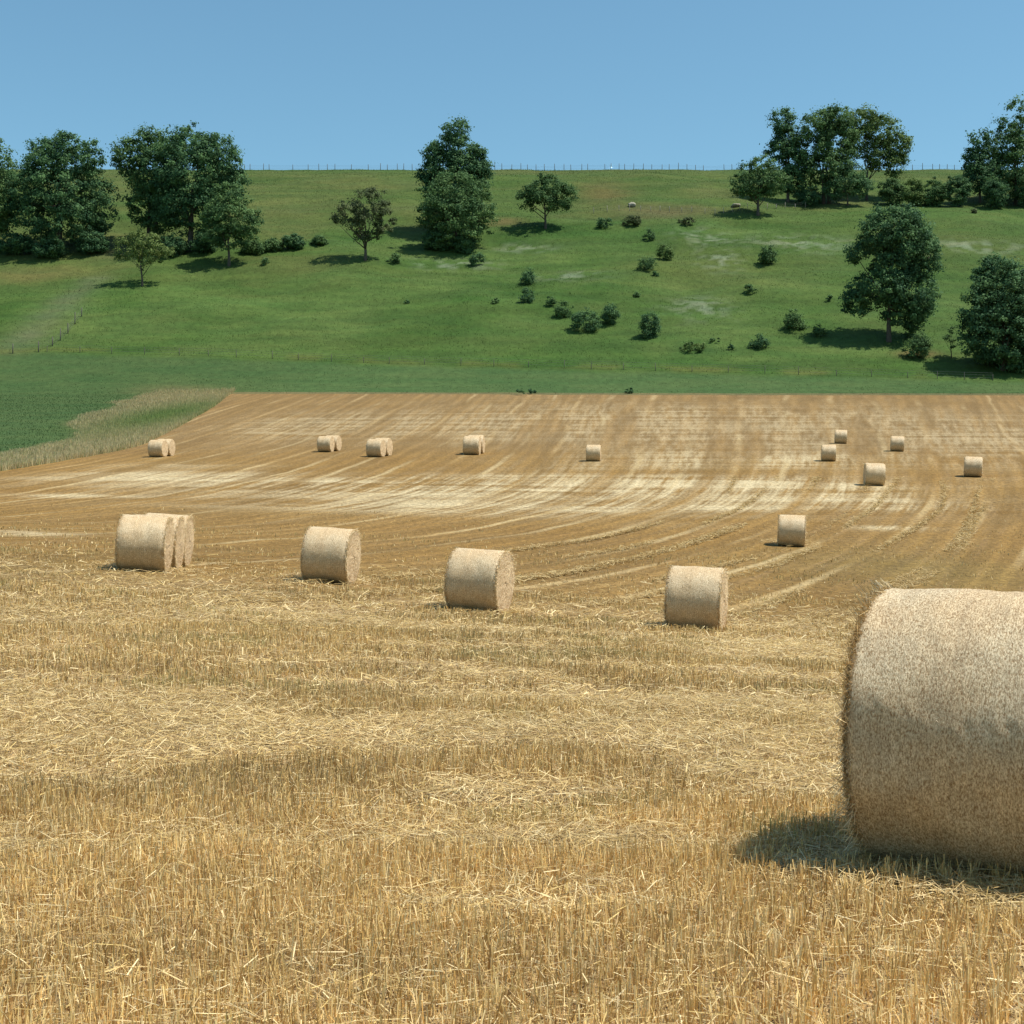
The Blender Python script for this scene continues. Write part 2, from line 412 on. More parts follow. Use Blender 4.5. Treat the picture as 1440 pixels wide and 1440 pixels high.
o = link('stubble_field', mesh_arrays('stubble_field', V, 4, q, M_field, field_col(V[:, 0], V[:, 1], uu), True, {'u': uu, 'pale': field_pale(V[:, 0], V[:, 1])}))
tag(o, None, None, kind='structure')
s_m = np.array([-420, -300, -200]+rows([(-150, -60, 3), (-60, 0, 1.0)])+[0.0])
yy, ss = np.meshgrid(ys_f, s_m, indexing='ij'); xx = ss+B(yy)
V, q = grid(xx, yy, G(xx, yy))
o = link('meadow', mesh_arrays('meadow', V, 4, q, M_hill, hill_col(V[:, 0], V[:, 1]), True)); tag(o, None, None, kind='structure')
ys_h = np.array(rows([(215, 405, .8), (405, 480, 10), (480, 2400, 160)])+[2400.0])
s_h = np.concatenate([s_m[:-1], rows([(0, 200, 1.0), (200, 420, 10)]), [420.0]])
yy, ss = np.meshgrid(ys_h, s_h, indexing='ij')
xx = (ss+B(215.0))*(1+np.maximum(yy-405, 0)/300.0)
V, q = grid(xx, yy, G(xx, yy))
o = link('grass_hill', mesh_arrays('grass_hill', V, 4, q, M_hill, hill_col(V[:, 0], V[:, 1]), True)); tag(o, None, None, kind='structure')

# ------------------------------------------------------------------ blades
def blades(name, P, h, wd, lean, az, col, mat, taper=.6, label=None, cat=None):
    """P base points (n,3); each blade a quad with its own facing, lean and colour"""
    n = len(P); f = rng.uniform(0, 2*PI, n)
    side = np.stack([np.cos(f), np.sin(f), np.zeros(n)], -1)*(wd/2)[:, None]
    d = np.stack([np.cos(az)*np.sin(lean), np.sin(az)*np.sin(lean), np.cos(lean)], -1)*h[:, None]
    Vv = np.stack([P-side, P+side, P+d+side*taper, P+d-side*taper], 1)
    me = mesh_arrays(name, Vv, 4, np.arange(4*n), mat, np.repeat(col, 4, axis=0))
    return link(name, me)
def straw_col(n, pal, x=None, y=None, seed=3):
    pal = np.array(pal); i = rng.integers(0, len(pal), n); c = pal[i]*rng.uniform(.70, 1.32, (n, 1))*np.array([.92, .89, .77])
    return c
PAL = [(.54, .36, .14), (.60, .43, .19), (.66, .50, .25), (.50, .32, .12), (.74, .60, .36), (.57, .42, .20), (.42, .26, .11)]

# bale table: px of the body centre, foot y, metres deep, yaw in degrees (positive = right end turned towards the camera)
BR, BW = .675, 1.14
bales = []
def bale_spot(px, py): return at(px, py)
FG = Vector((0.0, 0.0, 0.0))
def place_fg():
    d = 6.78; return Vector((((1407-720)/F_PX)*d, d, float(G(2.45, d))))
FG = place_fg(); FG_YAW = math.radians(-30)

# --- stubble: upright stalks in drilled rows
def scatter(y0, y1, dens, wx=.42, pad=1.2):
    area = (y1-y0)*(wx*(y0+y1)+2*pad); n = int(area*dens)
    y = np.sqrt(rng.uniform(y0*y0, y1*y1, n)); x = rng.uniform(-1, 1, n)*(wx*y+pad)
    return x, y
def flat_mask(x, y):
    a = fbm(x/1.5+3, y/.75, 51, 4); b = fbm(x/4.2, y/1.6, 52, 3)
    return sstep(.40, .57, .5*a+.5*b)
stub = []
for y0, y1, dens, wm, hm in ((3.6, 8, 3000, .0038, .118), (8, 14, 1700, .0050, .122), (14, 24, 520, .0085, .125), (24, 42, 170, .014, .12), (42, 85, 40, .022, .10)):
    x, y = scatter(y0, y1, dens)
    # pull stalks onto drill rows 12.5 cm apart
    u = U(x, y); r = .125; ur = np.round(u/r)*r+rng.normal(0, .022, len(x)); x = x+(ur-u)
    fm = flat_mask(x, y); keep = (rng.uniform(0, 1, len(x)) > fm*.72) & (rng.uniform(0, 1, len(x)) > sstep(24, 80, y)**.7)
    x, y, fm = x[keep], y[keep], fm[keep]; n = len(x)
    P = np.stack([x, y, G(x, y)-.01], -1)
    h = hm*rng.uniform(.55, 1.25, n)*(1-.55*fm)*(.75+.5*fbm(x/2, y/2, 53, 2)); lean = np.abs(rng.normal(0, .27, n))+fm*rng.uniform(0, .9, n)+(rng.uniform(0, 1, n) < .12)*rng.uniform(.2, 1, n)
    c = straw_col(n, PAL); tone = fbm(x/2.6, y/1.3, 54, 4)[:, None]
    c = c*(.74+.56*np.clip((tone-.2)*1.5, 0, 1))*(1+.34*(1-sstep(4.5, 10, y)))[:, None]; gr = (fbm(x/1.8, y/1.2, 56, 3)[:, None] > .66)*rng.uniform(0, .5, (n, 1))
    c = c*(1-gr)+np.array([.24, .27, .10])*gr
    stub.append((P, h, np.full(n, wm)*rng.uniform(.6, 1.5, n), lean, rng.uniform(0, 2*PI, n), c))
S = [np.concatenate([s[i] for s in stub]) for i in range(6)]
# keep stalks out of the big bale's footing
ax = np.array([math.cos(FG_YAW), math.sin(FG_YAW)]); rel = S[0][:, :2]-np.array([FG.x, FG.y])
al = np.abs(rel@ax); pe = np.abs(rel@np.array([-ax[1], ax[0]]))
k = ~((al < BW/2+.03) & (pe < .30)); S = [s[k] for s in S]
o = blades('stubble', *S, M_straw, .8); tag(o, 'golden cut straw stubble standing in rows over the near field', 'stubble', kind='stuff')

# --- loose straw lying over the stubble and in swaths
def lying(name, x, y, L, wd, zoff, c, label):
    n = len(x); a = rng.uniform(0, 2*PI, n); til = rng.normal(0, .22, n)
    d = np.stack([np.cos(a)*np.cos(til), np.sin(a)*np.cos(til), np.sin(til)], -1)*(L/2)[:, None]
    sd_ = np.stack([-np.sin(a), np.cos(a), rng.uniform(-.6, .6, n)], -1)*(wd/2)[:, None]
    C = np.stack([x, y, G(x, y)+zoff], -1)
    Vv = np.stack([C-d-sd_, C-d+sd_, C+d+sd_, C+d-sd_], 1)
    o = link(name, mesh_arrays(name, Vv, 4, np.arange(4*n), M_straw, np.repeat(c, 4, axis=0)))
    return tag(o, label, 'straw', kind='stuff')
X, Y, L_, W_, Z_, C_ = [], [], [], [], [], []
for y0, y1, dens, wm, lm in ((3.6, 8, 4200, .0033, .105), (8, 14, 1700, .0046, .12), (14, 26, 420, .008, .15), (26, 45, 90, .015, .26)):
    x, y = scatter(y0, y1, dens); fm = flat_mask(x, y)
    keep = (rng.uniform(0, 1, len(x)) < .30+.70*fm) & (rng.uniform(0, 1, len(x)) > sstep(22, 46, y)); x, y, fm = x[keep], y[keep], fm[keep]; n = len(x)
    X.append(x); Y.append(y); L_.append(lm*rng.uniform(.4, 1.5, n)); W_.append(wm*rng.uniform(.6, 1.4, n)); Z_.append(rng.uniform(.005, .09, n))
    C_.append(straw_col(n, [(.68, .54, .30), (.80, .67, .43), (.60, .44, .21), (.50, .37, .19), (.56, .42, .18), (.40, .29, .16)])*(.85+.3*fbm(x, y, 58, 3)[:, None]))
# swath lines left by the harvester, following the rows into the distance
for sw in (at(640, 806), at(735, 866), at(900, 826), at(1150, 821), at(1120, 884), at(300, 851), at(1000, 760), at(1390, 655), at(560, 835), at(60, 830)):
    u0 = float(U(np.array([sw.x]), np.array([sw.y]))[0])
    n = 5200; y = np.sqrt(rng.uniform(22**2, 92**2, n)); amp = sstep(.30, .6, vn(y/8, y*0+u0, 91))*(1-.8*sstep(50, 92, y)); kk = rng.uniform(0, 1, n) < amp; y = y[kk]; n = len(y)
    x = _rx(np.full(n, u0)+rng.normal(0, .11, n)+.3*np.sin(y/7+u0), y)
    X.append(x); Y.append(y); L_.append(rng.uniform(.12, .35, n)); W_.append(.010+.0002*y); Z_.append(rng.uniform(.02, .12, n))
    C_.append(straw_col(n, [(.50, .37, .19), (.56, .44, .24), (.46, .33, .15)]))
for (bx, by, rr_, nn) in [(FG.x, FG.y, .95, 5000)]+[(at(a_, b_).x, at(a_, b_).y+.4, 1.15, 900) for a_, b_ in ((205, 801), (462, 817), (672, 858), (978, 884), (1112, 766))]:
    a_ = rng.uniform(0, 2*PI, nn); q_ = rr_*np.sqrt(rng.uniform(.1, 1.3, nn)); X.append(bx+q_*np.cos(a_)); Y.append(by+q_*np.sin(a_)); n = nn
    L_.append(rng.uniform(.05, .2, n)); W_.append(np.full(n, .0035 if by < 10 else .012)); Z_.append(rng.uniform(.0, .10, n)); C_.append(straw_col(n, [(.62, .47, .25), (.50, .36, .17), (.70, .56, .34)]))
lying('loose_straw', *[np.concatenate(a) for a in (X, Y, L_, W_, Z_, C_)], 'loose pale straw lying on the stubble in patches and swaths')

# --- hillside grass
n = 200000; x = rng.uniform(-110, 165, n); y = rng.uniform(215.5, 390, n)
kk = np.abs(x) < .40*y; x, y = x[kk], y[kk]; n = len(x)
c = hill_col(x, y)*rng.uniform(1.15, 1.65, (n, 1)); lowz = (y < fence_y(x))
h = rng.uniform(.10, .30, n)*(.4+1.2*fbm(x/6, y/3, 71, 3))*np.where(lowz, .6, 1.0)
o = blades('pasture_grass', np.stack([x, y, G(x, y)-.03], -1), h, rng.uniform(.05, .13, n), np.abs(rng.normal(0, .8, n)), rng.uniform(0, 2*PI, n), c, M_grass, .3)
tag(o, 'rough green pasture grass covering the hillside', 'grass', kind='stuff')
n = 45000; y = rng.uniform(85, 216, n); x = B(y)-rng.uniform(4, 45, n); c = hill_col(x, y)*rng.uniform(1.1, 1.6, (n, 1))
o = blades('meadow_grass', np.stack([x, y, G(x, y)-.03], -1), rng.uniform(.08, .2, n), rng.uniform(.04, .10, n), np.abs(rng.normal(0, .8, n)), rng.uniform(0, 2*PI, n), c, M_grass, .3)
tag(o, 'short green meadow grass left of the stubble field', 'grass', kind='stuff')
# --- dry fringe grass along the left field edge
n = 60000; y = rng.uniform(82, 219, n); s = rng.uniform(0, 1, n)**1.3; wdt = 5.5+5*fbm(y/14, y/14, 77, 2)+5*sstep(135, 165, y); x = B(y)-s*wdt
c = straw_col(n, [(.62, .53, .34), (.72, .62, .41), (.52, .43, .26), (.42, .42, .21), (.64, .52, .31)]); g = np.clip(blob(x, y, 232, 585, 55, 22, 1.0), 0, 1)[:, None]
c = c*(1-g)+np.array([.24, .31, .10])*g*rng.uniform(.7, 1.3, (n, 1))
o = blades('dry_grass', np.stack([x, y, G(x, y)-.03], -1), rng.uniform(.25, .68, n)*(1-.45*s)*(.6+.6*fbm(x/3, y/3, 78, 2)), rng.uniform(.03, .09, n), np.abs(rng.normal(0, .22, n)), rng.uniform(0, 2*PI, n), c, M_grass, .3)
tag(o, 'tall dry tan grass fringing the left edge of the stubble field', 'dry grass', kind='stuff')

# ------------------------------------------------------------------ bales
def bale_meshes(fuzz, fw, fl, seed, hi=False):
    r = np.random.default_rng(seed)
    na, nx = (220, 60) if hi else (72, 16)
    rim = .05
    th = np.arange(na)/na*2*PI
    xs = np.linspace(-BW/2, BW/2, nx)
    # rounded shoulders near the ends
    def rad(x, t):
        e = np.maximum(0, np.abs(x)-(BW/2-rim))/rim
        rr = BR-rim*(1-np.sqrt(np.maximum(0, 1-e**2)))*.8
        bump = (fbm(x*2.2+7, np.cos(t)*1.5+3+seed, seed, 3)-.5)*.035+(fbm(x*9, t*5, seed+3, 3)-.5)*.010
        if hi: bump = bump+(fbm(x*34, t*16, seed+5, 3)-.5)*.006
        flat = np.maximum(0, -np.cos(t)-.93)*.45      # the foot is pressed flat
        return rr+bump-flat
    T, Xg = np.meshgrid(th, xs, indexing='ij'); R = rad(Xg, T)
    R[:] = R
    V = np.stack([Xg, np.sin(T)*R, np.cos(T)*R], -1).reshape(-1, 3)
    i = np.arange(na*nx).reshape(na, nx); j = np.roll(i, -1, axis=0)
    q = np.stack([i[:, :-1], i[:, 1:], j[:, 1:], j[:, :-1]], -1).reshape(-1, 4)[:, ::-1]
    side = mesh_arrays('wrapped_side', V, 4, q, M_side, None, True)
    ends = []
    for sgn in (-1, 1):
        nr = 26 if hi else 9
        fr = np.linspace(1, .02, nr)
        R1 = R[:, 0] if sgn < 0 else R[:, -1]
        Tt, Fr = np.meshgrid(th, fr, indexing='ij'); rr = R1[:, None]*Fr
        dep = sgn*(BW/2+(1-Fr)*.012+(fbm(rr*14+5, Tt*3.0, seed+9, 3)-.5)*.05*np.minimum(1, (1-Fr)*9))
        Ve = np.stack([dep, np.sin(Tt)*rr, np.cos(Tt)*rr], -1).reshape(-1, 3)
        i = np.arange(na*nr).reshape(na, nr); j = np.roll(i, -1, axis=0)
        qe = np.stack([i[:, :-1], i[:, 1:], j[:, 1:], j[:, :-1]], -1).reshape(-1, 4)
        ends.append(mesh_arrays('end_face', Ve, 4, qe if sgn > 0 else qe[:, ::-1], M_end, None, True))
    # loose stalks: over the side, and a ragged fringe on both rims and ends
    n1, n2, n3 = int(fuzz*.66), int(fuzz*.16), int(fuzz*.18)
    def stalks(C, nrm, tan, L, wdt, lift):
        n = len(C); d = tan*np.cos(lift)[:, None]+nrm*np.sin(lift)[:, None]
        sd_ = np.cross(d, nrm); sd_ /= np.linalg.norm(sd_, axis=1)[:, None]+1e-9
        sd_ = sd_+nrm*r.normal(0, .5, (n, 1)); sd_ *= (wdt/2)[:, None]
        return np.stack([C-sd_, C+sd_, C+d*L[:, None]+sd_*.7, C+d*L[:, None]-sd_*.7], 1)
    t = r.uniform(0, 2*PI, n1); x = r.uniform(-BW/2, BW/2, n1); Rr = rad(x, t)-.003
    nrm = np.stack([0*x, np.sin(t), np.cos(t)], -1); circ = np.stack([0*x, np.cos(t), -np.sin(t)], -1); axv = np.array([1., 0, 0])
    a = r.normal(0, .75, n1)+(r.uniform(0, 1, n1) < .25)*1.3; sg = np.where(r.uniform(0, 1, n1) < .5, -1, 1)
    tan = circ*(np.cos(a)*sg)[:, None]+axv*np.sin(a)[:, None]
    C = np.stack([x, np.sin(t)*Rr, np.cos(t)*Rr], -1)
    A = stalks(C, nrm, tan, fl*r.uniform(.35, 1.1, n1), fw*r.uniform(.6, 1.4, n1), np.abs(r.normal(0, .07, n1)))
    cA = np.array([(.72, .575, .36), (.86, .74, .53), (.50, .34, .15), (.22, .12, .035), (.62, .47, .26)])[r.integers(0, 5, n1)]*r.uniform(.8, 1.2, (n1, 1))
    t = r.uniform(0, 2*PI, n2); sg = np.where(r.uniform(0, 1, n2) < .5, -1., 1.); x = sg*(BW/2-np.abs(r.normal(0, .025, n2))); Rr = rad(x, t)-.012
    C = np.stack([x, np.sin(t)*Rr, np.cos(t)*Rr], -1); nrm = np.stack([sg*.8, np.sin(t)*.6, np.cos(t)*.6], -1); circ = np.stack([0*x, np.cos(t), -np.sin(t)], -1)*np.where(r.uniform(0, 1, n2) < .5, -1, 1)[:, None]
    Bq = stalks(C, nrm, circ, fl*(1.7 if hi else 1)*r.uniform(.5, 1.5, n2)*(1+(2.0 if hi else 1.2)*(r.uniform(0, 1, n2) < .12)), fw*(1.6 if hi else 1)*r.uniform(.6, 1.4, n2), r.uniform(.1, 1.1, n2))
    t = r.uniform(0, 2*PI, n3); rr = BR*np.sqrt(r.uniform(0, 1, n3))*.97; sg = np.where(r.uniform(0, 1, n3) < .5, -1., 1.)
    C = np.stack([sg*(BW/2-.01), np.sin(t)*rr, np.cos(t)*rr], -1); nrm = np.stack([sg, 0*t, 0*t], -1); circ = np.stack([0*t, np.cos(t), -np.sin(t)], -1)
    Cq = stalks(C, nrm, circ, fl*r.uniform(.5, 1.5, n3), fw*r.uniform(.6, 1.4, n3), r.uniform(.1, .9, n3))
    cB = np.array([(.74, .56, .31), (.66, .48, .24), (.44, .29, .12), (.76, .61, .38)])[r.integers(0, 4, n2+n3)]*r.uniform(.75, 1.2, (n2+n3, 1))
    Q = np.concatenate([A, Bq, Cq]); c = np.concatenate([cA, cB])
    lo = mesh_arrays('loose_straw', Q, 4, np.arange(4*len(Q)), M_wisp, np.repeat(c, 4, axis=0))
    return side, ends[0], ends[1], lo
def bale(loc, yaw, meshes, label, group, roll=0, sink=.035, scale=1.0):
    root = empty('straw_bale', loc, label, 'straw bale', group, yaw)
    gx = (float(G(loc[0]+math.cos(yaw)*.5, loc[1]+math.sin(yaw)*.5))-float(G(loc[0]-math.cos(yaw)*.5, loc[1]-math.sin(yaw)*.5)))
    root.rotation_euler = (0, -math.atan(gx), yaw); root.scale = (scale,)*3
    for nm, me in zip(('wrapped_side', 'end_face', 'end_face', 'loose_straw'), meshes):
        o = link(nm, me, root, (0, 0, BR-sink))
        if nm == 'loose_straw': o['kind'] = 'stuff'
    return root
GR_N, GR_M, GR_F = 'straw bales in the near field', 'straw bales in the middle field', 'straw bales far up the field'
bale(FG, FG_YAW, bale_meshes(180000, .0021, .019, 1, True), 'huge round straw bale cut off by the right edge, closest to the camera', 'round straw bales', sink=.03)
mid = [bale_meshes(12000, .0050, .050, 20+i) for i in range(7)]
far = [bale_meshes(900, .012, .07, 4), bale_meshes(900, .012, .07, 5)]
GB = 'round straw bales'
def put_bale(px0, px1, ytop, ybot, phi, kind, label, fit=True):
    """px extent of the curved side; distance from the height; phi = degrees the right end turns to the viewer"""
    g = at((px0+px1)/2, ybot-1); d = g.y
    ray = math.atan2(g.x, g.y)
    yaw = -ray-math.radians(phi); g = at((px0+px1)/2, ybot+(3 if ybot > 740 else 0))
    sc = ((ybot-ytop)*d/F_PX)/(2*BR-.03)
    sc = min(1.15, max(.85, sc))
    off = Vector((math.sin(ray), math.cos(ray), 0))*.45
    p = g+off; p.z = float(G(p.x, p.y))
    return bale(p, yaw, kind, label, GB, scale=sc), p, yaw, sc
def chain(p, yaw, sc, k, kind, label, gap=-.03, side=0.0):
    """the next bale of a row dropped end to end behind the first"""
    a = Vector((math.cos(yaw), math.sin(yaw), 0)); b = Vector((-math.sin(yaw), math.cos(yaw), 0))
    q = p+b*(k*(2*BR*sc+gap))+a*(side*k); q.z = float(G(q.x, q.y))
    return bale(q, yaw+random.uniform(-.05, .05), kind, label, GB, scale=sc)
b1 = put_bale(165, 238, 725, 801, 10, mid[0], 'round straw bale at the front of the tight row of three at the left')
chain(*b1[1:], 1, mid[2], 'middle straw bale of the tight row of three at the left, mostly hidden', side=.07)
chain(*b1[1:], 2, mid[3], 'rearmost straw bale of the tight row of three, only its right end showing', side=.05)
put_bale(431, 495, 742, 817, 16, mid[4], 'round straw bale between the tight row of three and the bale with broad lit end')
put_bale(636, 709, 772, 858, 18, mid[5], 'round straw bale with its right end broadly lit, just left of centre')
put_bale(932, 1024, 798, 884, 8, mid[6], 'single round straw bale standing left of the huge foreground bale')
put_bale(1093, 1132, 723, 766, 0, mid[1], 'single round straw bale standing alone on the tracks above the huge foreground bale')
p = put_bale(212, 232, 619, 643, 22, far[0], 'distant straw bale, front one of the pair nearest the dry grass edge')
chain(*p[1:], 1, far[1], 'distant straw bale, rear one of the pair nearest the dry grass edge', side=.06)
p = put_bale(449, 467, 614, 636, 18, far[1], 'distant straw bale, front one of the middle left pair with the dark gap')
chain(*p[1:], 1, far[0], 'distant straw bale, rear one of the middle left pair with the dark gap', side=.18)
p = put_bale(520, 537, 618, 643, 20, far[0], 'distant straw bale, front one of the third pair from the left')
chain(*p[1:], 1, far[1], 'distant straw bale, rear one of the third pair from the left', side=.06)
p = put_bale(654, 673, 614, 640, 8, far[1], 'distant straw bale, front one of the pair closest to the picture centre')
chain(*p[1:], 1, far[0], 'distant straw bale, rear one of the pair closest to the picture centre', side=.12)
put_bale(824, 845, 626, 649, 3, far[0], 'distant straw bale standing alone right of the picture centre')
put_bale(1154, 1176, 626, 649, -2, far[1], 'distant straw bale just below and left of the farthest one')
put_bale(1173, 1191, 605, 624, -2, far[0], 'small farthest straw bale, highest of all on the field')
put_bale(1252, 1271, 614, 635, -2, far[1], 'distant straw bale standing right of the farthest one beside the crossing tracks')
put_bale(1216, 1242, 652, 683, -8, far[0], 'distant straw bale on the double tracks, lowest of the upper right cluster')
put_bale(1357, 1379, 643, 671, 0, far[1], 'distant straw bale at the far right beside the pale track')

# ------------------------------------------------------------------ fences
def fence(name, pts, step, hgt, r, mat, label, wires=(.45, .9, 1.25), jitter=.2, wire_r=.012, skip=None):
    P = [Vector(p) for p in pts]; root = empty(name, P[0], label, 'fence')
    seg = []; 
    for a, b in zip(P[:-1], P[1:]): seg.append((b-a).length)
    tot = sum(seg); s = 0; posts = []
    while s <= tot and len(posts) < 98:
        t = s; i = 0
        while i < len(seg)-1 and t > seg[i]: t -= seg[i]; i += 1
        q = P[i].lerp(P[i+1], min(1, t/seg[i])); q.z = float(G(q.x, q.y)); posts.append(q)
        s += step*random.uniform(1-jitter, 1+jitter)
    for k, q in enumerate(posts):
        if skip and skip(q): continue
        m = MB(); hh = hgt*random.uniform(.85, 1.15); lx, ly = random.uniform(-.07, .07), random.uniform(-.05, .05)
        m.tube([(0, 0, -.3), (lx*.5, ly*.5, hh*.5), (lx, ly, hh-.05), (lx, ly, hh)], [r*1.1, r, r*.95, r*.5], 7)
        m.build('post', mat, root, q-P[0])
    for wz in wires:
        m = MB(); m.tube([q-P[0]+Vector((0, 0, wz)) for q in posts], [wire_r]*len(posts), 4); m.build('wire', M_wire, root)
    return root
def ridge_pt(x): return Vector((x, 393.0, float(G(x, 393.0))))
fence('ridge_fence', [ridge_pt(-78), ridge_pt(20), ridge_pt(132)], 2.25, 1.75, .075, M_post, 'long wire fence with thin wooden posts along the hill crest against the sky', jitter=.35,
      skip=lambda q: random.random() < .12)
fence('pasture_fence', [at(66, 495), at(300, 501), at(500, 510), at(800, 518), at(1100, 526), at(1440, 537)], 5.2, 1.15, .05, M_post, 'low wire fence across the foot of the hill above the bright green strip', wire_r=.014)
fence('terrace_fence', [at(835, 300), at(930, 298), at(1010, 302), at(1100, 293), at(1200, 283)], 2.6, 1.3, .06, M_postl, 'grey post fence along the terrace below the hill top and the small round tree')
fence('track_fence', [at(18, 497), at(46, 497), at(67, 492), at(95, 470), at(120, 440)], 4.2, 1.9, .085, M_post, 'short fence of dark posts beside the worn track at the far left')

# ------------------------------------------------------------------ trees
def leaf_cloud(lobes, n, size, r, colA, colB, clump=1.1, dens_gap=.5, flat=.85):
    """lobes: (cx, cy, cz, rx, ry, rz) metres; leaves gather in clumps spread through the lobes' volume"""
    L = np.array(lobes, float); vol = L[:, 3]*L[:, 4]*L[:, 5]; pr = vol**.72; pr /= pr.sum()
    nc = max(10, int(n/60)); li = r.choice(len(L), nc, p=pr)
    d = r.normal(0, 1, (nc, 3)); d /= np.linalg.norm(d, axis=1)[:, None]
    rad = r.uniform(.30, 1.0, nc)**.45
    rad *= .90+.22*r.uniform(0, 1, nc)
    cc = L[li, :3]+d*rad[:, None]*L[li, 3:]*np.array([1, 1, 1])
    ct = r.uniform(0, 1, nc)                       # clump tone
    cs = clump*r.uniform(.5, 1.35, nc)
    k = r.integers(0, nc, n)
    off = r.normal(0, .42, (n, 3))*cs[k][:, None]*np.array([1.1, 1.1, .72])
    P = cc[k]+off
    ofn = off/(np.linalg.norm(off, axis=1)[:, None]+1e-6)
    nm = r.normal(0, .8, (n, 3))+np.array([0, 0, .6])+d[k]*.7+ofn*1.3; nm /= np.linalg.norm(nm, axis=1)[:, None]
    a = np.cross(nm, r.normal(0, 1, (n, 3))); a /= np.linalg.norm(a, axis=1)[:, None]; b = np.cross(nm, a)
    s = size*r.uniform(.55, 1.3, n)
    a = a*(s*.5)[:, None]; b = b*(s*.36)[:, None]
    Q = np.stack([P-a, P-b, P+a, P+b], 1)
    t = np.clip(ct[k]**1.3*.85+r.uniform(0, .35, n)-.08, 0, 1)[:, None]
    c = np.array(colA)*(1-t)+np.array(colB)*t
    return Q, np.repeat(c, 4, axis=0)
GREENS = {
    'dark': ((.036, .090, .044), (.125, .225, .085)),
    'mid': ((.050, .105, .042), (.145, .240, .082)),
    'light': ((.060, .110, .035), (.170, .245, .075)),
    'olive': ((.058, .080, .036), (.135, .165, .072)),
    'yellow': ((.090, .135, .040), (.210, .275, .085)),
}
def tree(name, px, py, lobes_px, tone, n, label, leaf=.42, clump=1.2, trunk_r=.35, stems=1, group='trees on the hillside', seed=0, limb=7, dy=0.0, low=0.0):
    """lobes in photo pixels relative to the foot: (dx, up, rx, rz); turned into metres at the tree's real distance"""
    r = np.random.default_rng(seed+int(px*7+py)); rs = random.Random(seed+int(px))
    g = at(px, py); g.y += dy; g.x *= (g.y)/(g.y-dy); g.z = float(G(g.x, g.y)); m = g.y/F_PX
    extra = 0.0
    root = empty(name, g, label, 'tree', group)
    lobes = []
    wide = max(l[2] for l in lobes_px)
    for (dx, up, rx, rz) in lobes_px:
        ry = rx*.95
        cy = rs.uniform(-.35, .35)*(wide-rx)
        lobes.append((dx*m, cy*m, up*m, rx*m*1.03, ry*m*1.03, rz*m*1.05))
    Q, c = leaf_cloud(lobes, int(n*1.7), leaf*1.15, r, *GREENS[tone], clump=clump*1.1)
    o = link('crown', mesh_arrays('crown', Q, 4, np.arange(len(Q)*4), M_leaf, c), root)
    mb = MB(); top = max(l[2] for l in lobes)
    for s in range(stems):
        ox = (s-(stems-1)/2)*trunk_r*3.2
        tp = Vector((ox*1.6+rs.uniform(-.4, .4), rs.uniform(-.3, .3), top*.62))
        pts = [Vector((ox, 0, -.6)), Vector((ox, 0, .15)), Vector((ox*1.05, 0, top*.15)), Vector((ox*1.2+rs.uniform(-.3, .3), rs.uniform(-.2, .2), top*.36)), tp]
        mb.tube(pts, [trunk_r*1.5, trunk_r*1.15, trunk_r*.9, trunk_r*.62, trunk_r*.18], 9)
    for i in range(limb):
        l = lobes[i % len(lobes)]; z0 = top*rs.uniform(.16, .5); st = Vector((rs.choice([-.5, .5])*(stems-1)*trunk_r*3, 0, z0))
        en = Vector((l[0]+rs.uniform(-.6, .6)*l[3], l[1]+rs.uniform(-.6, .6)*l[4], max(z0+.5, l[2]+rs.uniform(-.3, .5)*l[5])))
        md = st.lerp(en, .5)+Vector((rs.uniform(-.5, .5), rs.uniform(-.5, .5), -.05*top))
        mb.tube([st, md, en], [trunk_r*.42, trunk_r*.26, trunk_r*.06], 6)
    mb.build('trunk', M_bark, root)
    return root
DT, RT = 'big_tree', 'round_tree'
tree('broadleaf_tree', -14, 352, [(-5, 75, 45, 55), (5, 120, 28, 36), (14, 60, 22, 36)], 'mid', 9000, 'leafy tree cut off by the left edge of the picture')
tree('broadleaf_tree', 84, 356, [(0, 95, 62, 60), (-12, 130, 40, 38), (22, 128, 38, 36), (-45, 75, 32, 44), (45, 72, 34, 46), (0, 50, 60, 36), (2, 146, 26, 24)], 'dark', 26000,
     'big dark round tree, second from the left edge, as wide as tall', trunk_r=.6)
tree('broadleaf_tree', 214, 345, [(0, 100, 34, 44), (-32, 122, 24, 28), (10, 142, 30, 22), (-12, 148, 20, 16), (26, 76, 26, 44), (-12, 62, 24, 32), (8, 34, 24, 20)], 'mid', 15000,
     'tall open tree with blue gaps in its crown, left half of the large joined pair', trunk_r=.45, stems=2)
tree('broadleaf_tree', 268, 352, [(0, 105, 55, 58), (2, 148, 40, 26), (40, 112, 36, 42), (-34, 118, 32, 44), (0, 60, 52, 36), (58, 95, 20, 26), (30, 140, 32, 24)], 'dark', 24000,
     'large dome shaped tree, right half of the large joined pair', trunk_r=.6)
tree('broadleaf_tree', 322, 374, [(2, 72, 36, 34), (-16, 60, 24, 26), (22, 58, 24, 26), (0, 98, 22, 20), (2, 40, 24, 16)], 'mid', 9000,
     'smaller green tree with a short bare trunk in front of the large dome shaped tree', leaf=.36, clump=.9, trunk_r=.28)
tree('fruit_tree', 200, 402, [(0, 62, 24, 18), (-22, 52, 18, 14), (24, 56, 18, 15), (4, 42, 26, 13), (-30, 44, 10, 8), (34, 46, 10, 8)], 'yellow', 4200,
     'small spreading yellow green fruit tree, lowest tree on the left slope', leaf=.30, clump=.75, trunk_r=.20)
tree('fruit_tree', 514, 366, [(6, 78, 30, 24), (-22, 66, 24, 20), (26, 62, 18, 24), (-36, 58, 14, 12), (4, 50, 26, 18), (-4, 38, 14, 12)], 'olive', 6000,
     'brownish open fruit tree standing alone left of the tall pointed tree', leaf=.32, clump=.8, trunk_r=.30, limb=10)
